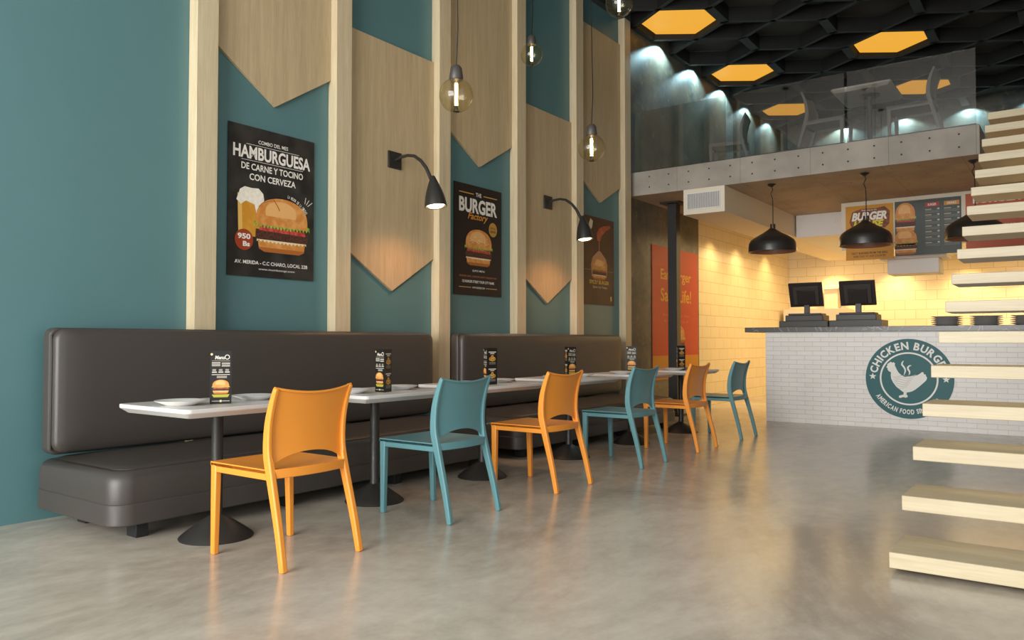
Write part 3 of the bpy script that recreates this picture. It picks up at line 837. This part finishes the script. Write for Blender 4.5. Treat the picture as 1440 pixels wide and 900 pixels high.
# ------------------------------------------------------------------ mezzanine
ZU, ZT, YS = 3.03, 3.35, 9.50
mb = MB(); mb.box(0, 4.14, YS, YB, ZU, ZT, 'concrete_front')
for f in mb.bm.faces:
    f.normal_update()
mb.mi('concrete_under')
bmesh.ops.recalc_face_normals(mb.bm, faces=mb.bm.faces)
for f in mb.bm.faces:
    if f.normal.z < -.5: f.material_index = 1
mb.box(4.14, XR, 10.05, YB, ZU, ZT, 'concrete_front')
tag(mb.build('mezzanine_slab'), 'grey concrete mezzanine slab with rows of tie holes above the counter', 'floor slab', kind='structure')
for (x0, x1, lab) in ((.08, 1.36, 'leftmost frameless glass railing pane on the mezzanine edge'), (1.46, 2.79, 'middle frameless glass railing pane on the mezzanine edge'), (2.82, 4.11, 'rightmost frameless glass railing pane, next to the stair')):
    m = MB(); m.box(x0, x1, YS+.03, YS+.045, ZT-.0, 4.18, 'pane_glass')
    t = m.build('glass_railing_pane'); tag(t, lab, 'glass railing', 'glass railing panes')
    m = MB(); m.box(x0, x1, YS+.02, YS+.055, ZT, ZT+.015, 'black_metal'); m.build('bottom_channel', t)
# post
t = empty('support_post', (.30, 10.3, 0)); tag(t, 'slim black square steel post in front of the red poster', 'post')
m = MB(); m.box(-.067, .067, -.067, .067, .02, 3.01, 'black_metal'); m.build('shaft', t, bevel=.004, seg=1)
m = MB(); m.box(-.15, .15, -.15, .15, 0, .02, 'black_metal'); m.build('base_plate', t)
m = MB(); m.box(-.15, .15, -.15, .15, 3.01, 3.03, 'black_metal'); m.build('cap_plate', t)

# air duct with grille, running along under the slab
t = empty('ventilation_duct', (.80, YS, 2.70)); tag(t, 'cream boxed air duct with a slatted grille under the mezzanine', 'air duct')
m = MB(); m.box(0, .555, 0, YB-YS, 0, .33, 'cream_paint'); m.build('duct_box', t)
g = MB()
for k in range(26): x = .075+k*.0165; g.box(x, x+.008, -.012, 0, .07, .265, 'white_paint')
g.box(.062, .49, -.014, -.0, .06, .07, 'white_paint'); g.box(.062, .49, -.014, 0, .265, .275, 'white_paint')
g.box(.055, .065, -.014, -.0, .06, .275, 'white_paint'); g.box(.49, .50, -.014, 0, .06, .275, 'white_paint')
g.box(.062, .49, -.002, 0, .07, .265, 'charcoal_plastic')
g.build('grille', t)
# dropped kitchen ceiling
mb = MB(); mb.box(1.375, XR, 12.5, YB, 2.68, ZU, 'white_paint')
structure(mb, 'trim_2', 'white dropped ceiling over the kitchen behind the counter', 'ceiling')
t = empty('ceiling_vent', (2.1, 12.5, 2.9)); tag(t, 'small white slotted vent on the dropped ceiling left of the menu boards', 'vent')
m = MB(); m.box(-.16, .16, -.012, 0, -.05, .03, 'white_paint'); m.build('vent_frame', t)
m = MB()
for k in range(9): m.box(-.14+.032*k, -.125+.032*k, -.016, -.012, -.03, .01, 'cream_paint')
m.build('slots', t)

# ------------------------------------------------------------------ floating stair
t = empty('floating_staircase', (4.25, 3.88, 0)); tag(t, 'floating staircase of pale oak treads climbing to the mezzanine', 'staircase')
for k in range(17):
    m = MB(); z = .095+.2033*k; y = .325*k
    m.box(0, XR-4.252, y, y+.39, z-.072, z, 'oak_tread'); m.build('tread', t, bevel=.003, seg=1)

# ------------------------------------------------------------------ service counter
YC = 10.29
t = empty('service_counter', (1.60, YC, 0)); tag(t, 'service counter faced in small white bricks', 'counter')
m = MB(); m.box(0, XR-1.602, 0, .62, 0, 1.17, 'white_brick'); m.build('counter_body', t)
m = MB(); m.box(1.33, XR, YC-.03, YC+.82, 1.17, 1.235, 'counter_slate')
o = m.build('worktop', bevel=.004, seg=1); tag(o, 'long dark slate worktop overhanging the left end of the white brick counter', 'worktop')
# round sign
t = empty('round_sign', (3.305, YC-.012, .605), FACEROT); tag(t, 'round teal sign with a white chicken reading CHICKEN BURGER', 'sign')
Rs = .475
m = MB(); m.prism([(Rs*math.cos(2*PI*k/96), Rs*math.sin(2*PI*k/96)) for k in range(96)], -.012, .004, ink('#2f6468'), smooth=True); m.build('disc', t)
WH = ink('#efece6'); a = Art(); z0 = 10
a.ring(0, 0, Rs*.625, Rs*.665, z0, WH, 96); a.build('ring', t)
def adv(s):
    vs, fs = glyph_mesh(s, .02); return max(v[0] for v in vs)
a = Art()
def arc_text(s, r, a0, a1, h, inward, wmul=1.0):
    ws = []
    for ch in s: ws.append(.42 if ch == ' ' else adv(ch)+.15)
    tot = sum(ws); acc = 0
    for ch, w in zip(s, ws):
        th = a0+(a1-a0)*(acc+w/2)/tot; acc += w
        if ch == ' ': continue
        wd = abs(a1-a0)*r*(w-.15)/tot*wmul*1.02
        a.text(ch, r*math.cos(th), r*math.sin(th), wd, h, z0, WH, .035, rot=(th-PI/2) if not inward else (th+PI/2))
arc_text('CHICKEN BURGER', Rs*.825, math.radians(171), math.radians(9), .092, False)
arc_text('AMERICAN FOOD SINCE 1980', Rs*.83, math.radians(210), math.radians(324), .058, True)
a.build('lettering', t)
def star(a, cx, cy, r, L, m):
    a.shape([(cx+(r if k % 2 == 0 else r*.42)*math.sin(PI*k/5), cy+(r if k % 2 == 0 else r*.42)*math.cos(PI*k/5)) for k in range(10)], L, m)
a = Art(); star(a, -Rs*.83, .02, .042, z0, WH); star(a, Rs*.83, -.0, .042, z0, WH); a.build('stars', t)
def lp(x, y): return ((x-439)/345*Rs, (416-y)/315*Rs)
ck = [(290, 290), (300, 283), (312, 292), (322, 286), (335, 298), (330, 310), (338, 325), (347, 345), (362, 370), (385, 390), (410, 402), (440, 398), (480, 392), (510, 385), (530, 372), (545, 360), (556, 365), (558, 378), (570, 378), (576, 395), (582, 405), (575, 425), (560, 440), (540, 458), (515, 480), (490, 500), (465, 515), (440, 522), (424, 524), (420, 540), (430, 548), (428, 562), (412, 566), (395, 562), (372, 570), (360, 565), (362, 552), (382, 546), (396, 543), (400, 526), (372, 505), (340, 480), (318, 450), (302, 420), (298, 390), (301, 368), (287, 362), (275, 350), (273, 335), (262, 326), (271, 318), (272, 302)]
a = Art(); a.shape([lp(*p) for p in ck], z0, WH)
for k in range(7):
    P = []
    for q in range(15):
        x = 312+k*6+q*(12-k*.3); y = 402+k*15+6*math.sin(q*.9+k)+q*(-1.2)
        P.append(lp(x+q*3.5, y))
    a.stroke(P[:max(5, 13-k)], .004, z0+1, ink('#b9b4ac'))
for S in ([(402, 274), (390, 290), (388, 305), (402, 322), (412, 340), (414, 358), (404, 386)], [(462, 310), (446, 314), (434, 326), (436, 342), (446, 356), (448, 370), (442, 386)]):
    a.stroke([lp(*p) for p in S], [.006, .016, .02, .02, .018, .016, .006], z0, WH)
a.build('chicken_emblem', t)

# cash registers
def register():
    t = empty('cash_register', (0, 0, 0))
    m = MB(); m.box(-.31, .31, -.2, .2, 0, .085, 'black_plastic'); m.box(-.295, .295, -.203, -.2, .015, .07, 'charcoal_plastic'); m.build('cash_drawer', t, bevel=.006)
    m = MB(); m.box(-.24, .24, -.16, .16, .085, .16, 'charcoal_plastic'); m.box(-.21, .21, -.13, .13, .16, .185, 'charcoal_plastic'); m.build('terminal_base', t, bevel=.006)
    m = MB(); m.box(-.035, .035, -.02, .02, .18, .34, 'black_plastic'); m.build('monitor_stand', t, bevel=.004)
    s = empty('z', (0, 0, 0)); bpy.data.objects.remove(s)
    m = MB(); m.box(-.215, .215, -.015, .015, -.165, .165, 'black_plastic'); m.box(-.16, .17, -.03, -.015, -.13, .12, 'charcoal_plastic'); m.box(-.11, .12, -.042, -.03, -.13, .07, 'black_plastic')
    o = m.build('monitor', t, bevel=.005); o.location = (0, -.045, .435); o.rotation_euler = (math.radians(20), 0, 0)
    return t
rg = register(); rg.location = (2.03, 10.68, 1.235); tag(rg, 'black cash register with tilted monitor at the left end of the counter', 'cash register', 'cash registers on the counter')
r2 = copy_tree(rg); r2.location = (2.67, 10.68, 1.235); tag(r2, 'black cash register with tilted monitor, the right one, before the burger house board', 'cash register')
# plate stacks on the worktop
gp = plate('grey_plate', .17)
first = True
for x, nm in ((3.66, 'left'), (4.07, 'middle'), (4.48, 'right')):
    for k, lv in enumerate(('bottom', 'second from the bottom', 'middle', 'second from the top', 'top')):
        o = gp if first else gp.copy()
        if not first: COL.objects.link(o)
        first = False
        o.location = (x, 10.72, 1.235+k*.0225); tag(o, 'grey plate, %s of the %s stack on the worktop' % (lv, nm), 'plate', 'grey plates stacked on the worktop')

# ------------------------------------------------------------------ menu boards over the counter
YM = 11.76
mb = MB(); mb.box(2.22, XR, YM+.01, YM+.05, 2.35, 3.03, 'cream_paint'); o = mb.build('sign_backboard'); tag(o, 'cream backboard behind the menu boards under the mezzanine', 'backboard')
t = poster('menu_board', (2.59, YM, 2.585), .62, .77, FACEROT, ink('#c98a1f'), 'orange board reading BURGER HOUSE, leftmost over the counter', 'menu board', 'boards over the counter', .01)
a = Art(); a.shape([(-.22, .3), (-.1, .34), (.08, .33), (.2, .35), (.27, .28), (.26, .1), (.2, .05), (.02, .08), (-.1, .04), (-.22, .06), (-.26, .16)], 1, ink('#6a2f14', '#8a4a1c', 20))
a.text('Welcome to the', 0, .315, .2, .03, 2, W_, 0); a.text('BURGER', .0, .23, .46, .12, 3, W_, .05, .25); a.text('HOUSE', -.01, .12, .40, .1, 3, ink('#d8c92c'), .05, .25)
a.build('title', t); a = Art(); a.disc(.2, -.06, .075, .065, 2, ink('#5a2a18')); a.text('50%', .2, -.05, .1, .04, 3, W_, .03)
a.build('discount_badge', t); a = Art(); a.text('TASTY BURGERS FROM THE GRILL', 0, -.29, .48, .03, 2, ink('#4a2412'), .02); a.text('EVERY DAY AT OUR COUNTER', 0, -.335, .42, .028, 2, ink('#4a2412'), .01)
a.build('lettering', t)
a = Art(); burger(a, -.05, -.1, .34, .22, 2); a.build('burger_picture', t)
t = poster('menu_board', (3.32, YM, 2.60), .80, .75, FACEROT, ink('#4b504e'), 'grey menu board with a tall burger picture and two price columns', 'menu board', None, .01); t['group'] = 'boards over the counter'
a = Art()
for cx, nm, cl, w in ((.06, 'BURGER', '#b03a2a', .17), (.29, 'DRINKS', '#c98a2a', .18)):
    a.rect(cx-w/2, cx+w/2, .27, .325, 1, ink(cl)); a.text(nm, cx, .297, w*.6, .032, 2, W_, .02)
    for q in range(7):
        y = .225-q*.075; a.rect(cx-w/2, cx-w/2+w*.45, y, y+.014, 1, ink('#a59a86')); a.rect(cx+w/2-.025, cx+w/2, y, y+.02, 1, ink('#b9b4aa'))
        for z in (1, 2): a.rect(cx-w/2, cx+w/2, y-.018*z, y-.018*z+.006, 1, ink('#7b7b76'))
a.stroke([(.175, .31), (.175, -.34)], .004, 1, ink('#5d6160')); a.stroke([(-.18, .35), (.39, .35), (.39, -.35)], .006, 1, ink('#2b2e2f'))
a.build('price_list', t)
a = Art(); burger(a, -.27, .14, .27, .42, 2, seeds=True); burger(a, -.265, -.19, .30, .34, 12, double=True); a.build('burger_picture', t)
t = poster('menu_board', (4.32, YM, 2.62), 1.1, .74, FACEROT, ink('#b5532f'), 'red board reading BURGER half hidden behind the stair treads', 'menu board', None, .01); t['group'] = 'boards over the counter'
a = Art(); a.text('BURGER', -.2, .28, .53, .09, 2, W_, .03); a.build('title', t); a = Art(); a.rect(-.25, -.02, .085, .115, 2, ink('#d9a08a')); a.text('SPECIAL OFFER', .0, -.08, .5, .05, 2, W_, .02); a.build('lettering', t)
a = Art(); burger(a, .3, -.2, .36, .26, 3, seeds=True); a.build('burger_picture', t)

# extractor hood
t = empty('extractor_hood', (3.09, 12.45, 2.0)); tag(t, 'white extractor hood below the grey menu board', 'extractor hood')
m = MB(); m.box(-.325, .325, -.4, .05, 0, .21, 'white_paint'); m.build('hood_body', t, bevel=.01)
m = MB(); m.box(-.42, .42, -.45, .05, .21, .25, 'white_paint'); m.build('rim', t, bevel=.004)
m = MB(); m.box(-.2, .2, -.25, .04, .25, 1.03, 'white_paint'); m.build('flue', t)
# kitchen fittings at the back wall
t = empty('kitchen_unit', (.68, YB-.35, 0)); tag(t, 'low cream kitchen unit with a tall panel against the back wall', 'kitchen unit')
m = MB(); m.box(-.6, .6, -.3, .34, 0, 1.7, 'cream_paint'); m.build('cabinet', t, bevel=.006)
m = MB(); m.box(.1, .36, .1, .34, 1.70, 2.1, 'cream_paint'); m.box(.07, .39, .07, .34, 2.1, 2.18, 'cream_paint'); m.build('flue_box', t, bevel=.005)

# ------------------------------------------------------------------ pendants over the counter
def dome_pendant():
    t = empty('dome_pendant_lamp', (0, 0, 0))        # origin at the ceiling rose
    m = MB(); m.lathe([(0, 0), (.05, 0), (.052, -.012), (.03, -.03), (.012, -.04), (0, -.04)], 'pendant_black', n=24); m.build('ceiling_rose', t)
    m = MB(); pts = [(0, 0, -.03), (.012, 0, -.07), (-.012, 0, -.12), (.008, 0, -.18), (.012, 0, -.26), (.012, 0, -.55)]
    P = []
    for i in range(len(pts)-1):
        for k in range(4): P.append(tuple(Vector(pts[i]).lerp(Vector(pts[i+1]), k/4)))
    P.append(pts[-1]); m.tube(P, .0055, 'rubber', n=8); m.build('cable', t)
    m = MB()
    for dx in (-.012, .03):
        pr = []
        for k in range(10): pr.append((.014 if k % 2 else .008, -.505-.007*k))
        m.lathe([(0, -.5)]+pr+[(0, -.58)], 'pendant_black', c=(dx, 0, 0), n=14)
    m.build('cable_gland', t)
    m = MB(); R = [(0, -.555), (.035, -.56), (.05, -.575), (.12, -.62), (.21, -.67), (.262, -.71), (.282, -.745), (.288, -.79), (.29, -.855), (.284, -.857)]
    Ri = [(.276, -.845), (.272, -.79), (.262, -.745), (.245, -.715), (.2, -.685), (.11, -.635), (0, -.6)]
    m.lathe(R, 'pendant_black', n=48); 
    m2 = len(m.mats); m.lathe([R[-1]]+Ri, 'warm_bounce_inner', n=48)
    bmesh.ops.remove_doubles(m.bm, verts=m.bm.verts, dist=1e-5)
    m.build('lamp_shade', t, sharp=60)
    m = MB(); m.lathe([(0, -.6), (.03, -.61), (.03, -.66), (.05, -.70), (.055, -.74), (.03, -.78), (0, -.79)], 'porcelain', n=20); m.build('light_bulb', t)
    return t
dp = dome_pendant()
for i, (x, lab) in enumerate(((1.855, 'black dome pendant lamp over the left end of the counter'), (2.945, 'black dome pendant lamp in front of the burger house board'), (4.05, 'black dome pendant lamp half hidden by the stair treads'))):
    o = dp if i == 0 else copy_tree(dp); o.location = (x, 9.80, ZU); tag(o, lab, 'pendant lamp', 'black dome pendants over the counter')

# ------------------------------------------------------------------ globe bulbs on long cords
def globe(r=.1):
    t = empty('globe_pendant_lamp', (0, 0, 0))       # origin at the globe centre
    m = MB(); pr = []
    for k in range(25):
        a = PI*k/24*.93+PI*.07; pr.append((r*math.sin(a) if k < 24 else 0, r*math.cos(a)))
    m.lathe([(.024, r*math.cos(PI*.07)+.012)]+pr, 'amber_glass', n=40); m.build('glass_globe', t)
    m = MB(); m.tube([(0, 0, .07), (0, 0, -.06)], .0085, 'filament', n=10); m.build('filament', t)
    m = MB(); m.lathe([(0, -.06), (.008, -.06), (.014, -.085), (.02, -.096), (0, -.098)], 'black_metal', n=14); m.build('lower_cap', t)
    m = MB(); m.lathe([(0, .175), (.022, .175), (.034, .16), (.036, .14), (.042, .10), (.036, .088), (.01, .075), (0, .062)], 'charcoal_plastic', n=24); m.build('bulb_socket', t)
    return t
GB = [((2.04, 3.45, 2.49), 'clear globe bulb hanging in front of the third batten, largest in view'),
      ((.99, 5.74, 3.65), 'small clear globe bulb high between the third and fourth battens'),
      ((2.07, 4.96, 2.48), 'clear globe bulb hanging in front of the fifth bay, above the brown poster'),
      ((2.25, 5.06, 3.55), 'clear globe bulb cut by the top edge beside the honeycomb ceiling')]
g0 = globe()
for i, (p, lab) in enumerate(GB):
    o = g0 if i == 0 else copy_tree(g0); o.location = p; tag(o, lab, 'pendant bulb', 'clear globe bulbs on long cords')
    m = MB(); h = (ZG if p[1] > Y0-2.5*PY else ZG-.04)-p[2]-.002
    m.tube([(0, 0, .17), (.012, 0, .4), (.006, 0, .7), (.0, 0, 1.0), (0, 0, h)], .0035, 'rubber', n=6); m.build('cord', o)
    m = MB(); m.lathe([(0, h+.0), (.05, h), (.05, h-.02), (.01, h-.035), (0, h-.035)], 'black_metal', n=20); m.build('ceiling_rose', o)

# ------------------------------------------------------------------ upstairs seating seen through the glass
ut = copy_tree(t0); ut.location = (2.95, 10.08, ZT); ut.scale = (1, 1, 1); tag(ut, 'white square table upstairs behind the right glass railing pane', 'table', 'tables upstairs')
cg = chair('grey_plastic')
u = cg; u.location = (2.40, 10.2, ZT); u.rotation_euler = (0, 0, PI); tag(u, 'dark chair upstairs left of the table, behind the middle glass railing pane', 'chair', 'chairs upstairs')
u = copy_tree(cg); u.location = (3.45, 10.15, ZT); u.rotation_euler = (0, 0, 0); tag(u, 'dark chair upstairs right of the table, in front of an orange ceiling panel', 'chair', 'chairs upstairs')
u = copy_tree(cg); u.location = (1.05, 10.6, ZT); u.rotation_euler = (0, 0, .2); tag(u, 'dark chair upstairs farthest left, at the left end of the middle glass pane', 'chair', 'chairs upstairs')

# ------------------------------------------------------------------ LIGHT
def area(name, loc, rot, sx, sy, power, col=(1, 1, 1), spread=PI):
    d = bpy.data.lights.new(name, 'AREA'); d.shape = 'RECTANGLE'; d.size = sx; d.size_y = sy; d.energy = power; d.color = col; d.spread = spread
    o = bpy.data.objects.new(name, d); COL.objects.link(o); o.location = loc; o.rotation_euler = rot; return o
def spot(name, loc, target, power, col, size=1.2, blend=.6, rad=.03):
    d = bpy.data.lights.new(name, 'SPOT'); d.energy = power; d.color = col; d.spot_size = size; d.spot_blend = blend; d.shadow_soft_size = rad
    o = bpy.data.objects.new(name, d); COL.objects.link(o); o.location = loc
    o.rotation_euler = (Vector(target)-Vector(loc)).to_track_quat('-Z', 'Y').to_euler(); return o
def point(name, loc, power, col, rad=.03):
    d = bpy.data.lights.new(name, 'POINT'); d.energy = power; d.color = col; d.shadow_soft_size = rad
    o = bpy.data.objects.new(name, d); COL.objects.link(o); o.location = loc; return o
area('daylight', (2.8, YF-.5, 2.3), (PI/2, 0, 0), 5.4, 4.4, 1180, (1.0, .98, .95))
area('side_fill', (XR+.7, -.2, 2.4), (0, PI/2, 0), 4.4, 5.6, 100, (1.0, .98, .95))  # added fill from the right, outside the unseen side glazing
WARM = (1.0, .70, .33)
for x, y, tx, ty in ((.95, 16.25, .9, 16.7), (2.1, 16.25, 2.1, 16.7), (3.3, 16.25, 3.3, 16.7), (4.5, 16.25, 4.5, 16.7)):
    spot('kitchen_downlight', (x, y, 2.66), (tx, ty-.15, 0.6), 80, WARM, 1.9, .9)
for y in (12.4, 13.6, 15.2): spot('wall_downlight', (.38, y, 3.0), (.12, y, .4), 50, WARM, 1.7, .9)
area('kitchen_strip', (3.2, 14.2, 2.66), (0, 0, 0), 3.2, 1.8, 95, WARM)
area('aisle_strip', (.7, 13.6, 2.69), (0, 0, 0), .2, 4.5, 26, WARM)
COOL = (.52, .88, 1.0)
for j in (0, 1, 2, 3, 4):
    y = Y0+PY*(j+.5)
    if y < YB: spot('wall_washer', (.17, y, 5.43), (-.02, y, 4.7), 62, COOL, 2.35, .35, .02)
for i in range(1, 5): spot('wall_washer', (X0-PX/2+PX*i, YB-.2, 5.43), (X0-PX/2+PX*i, YB+.02, 4.7), 50, COOL, 2.35, .35, .02)
for y, z in ((4.96, 2.67), (7.44, 2.65)):
    spot('lamp_light', (.53, y, z-.49), (.36, y, 0.4), 26, (1, .46, .2), 2.5, .8, .05)

# ------------------------------------------------------------------ world, camera, view
w = bpy.data.worlds.new('world'); sc.world = w; w.use_nodes = True
bg = w.node_tree.nodes['Background']; bg.inputs[0].default_value = (.75, .85, 1, 1); bg.inputs[1].default_value = .6
cam = bpy.data.cameras.new('camera'); cam.sensor_width = 36; cam.lens = 1092.97/1440*36; cam.clip_start = .05; cam.clip_end = 100
co_ = bpy.data.objects.new('camera', cam); COL.objects.link(co_); co_.location = (4.97, 0, 1.05)
co_.rotation_euler = (PI/2+.027524, 0, .631811); sc.camera = co_
sc.view_settings.view_transform = 'Standard'; sc.view_settings.look = 'None'; sc.view_settings.gamma = 1
sc.view_settings.use_curve_mapping = False; sc.view_settings.exposure = 0.05
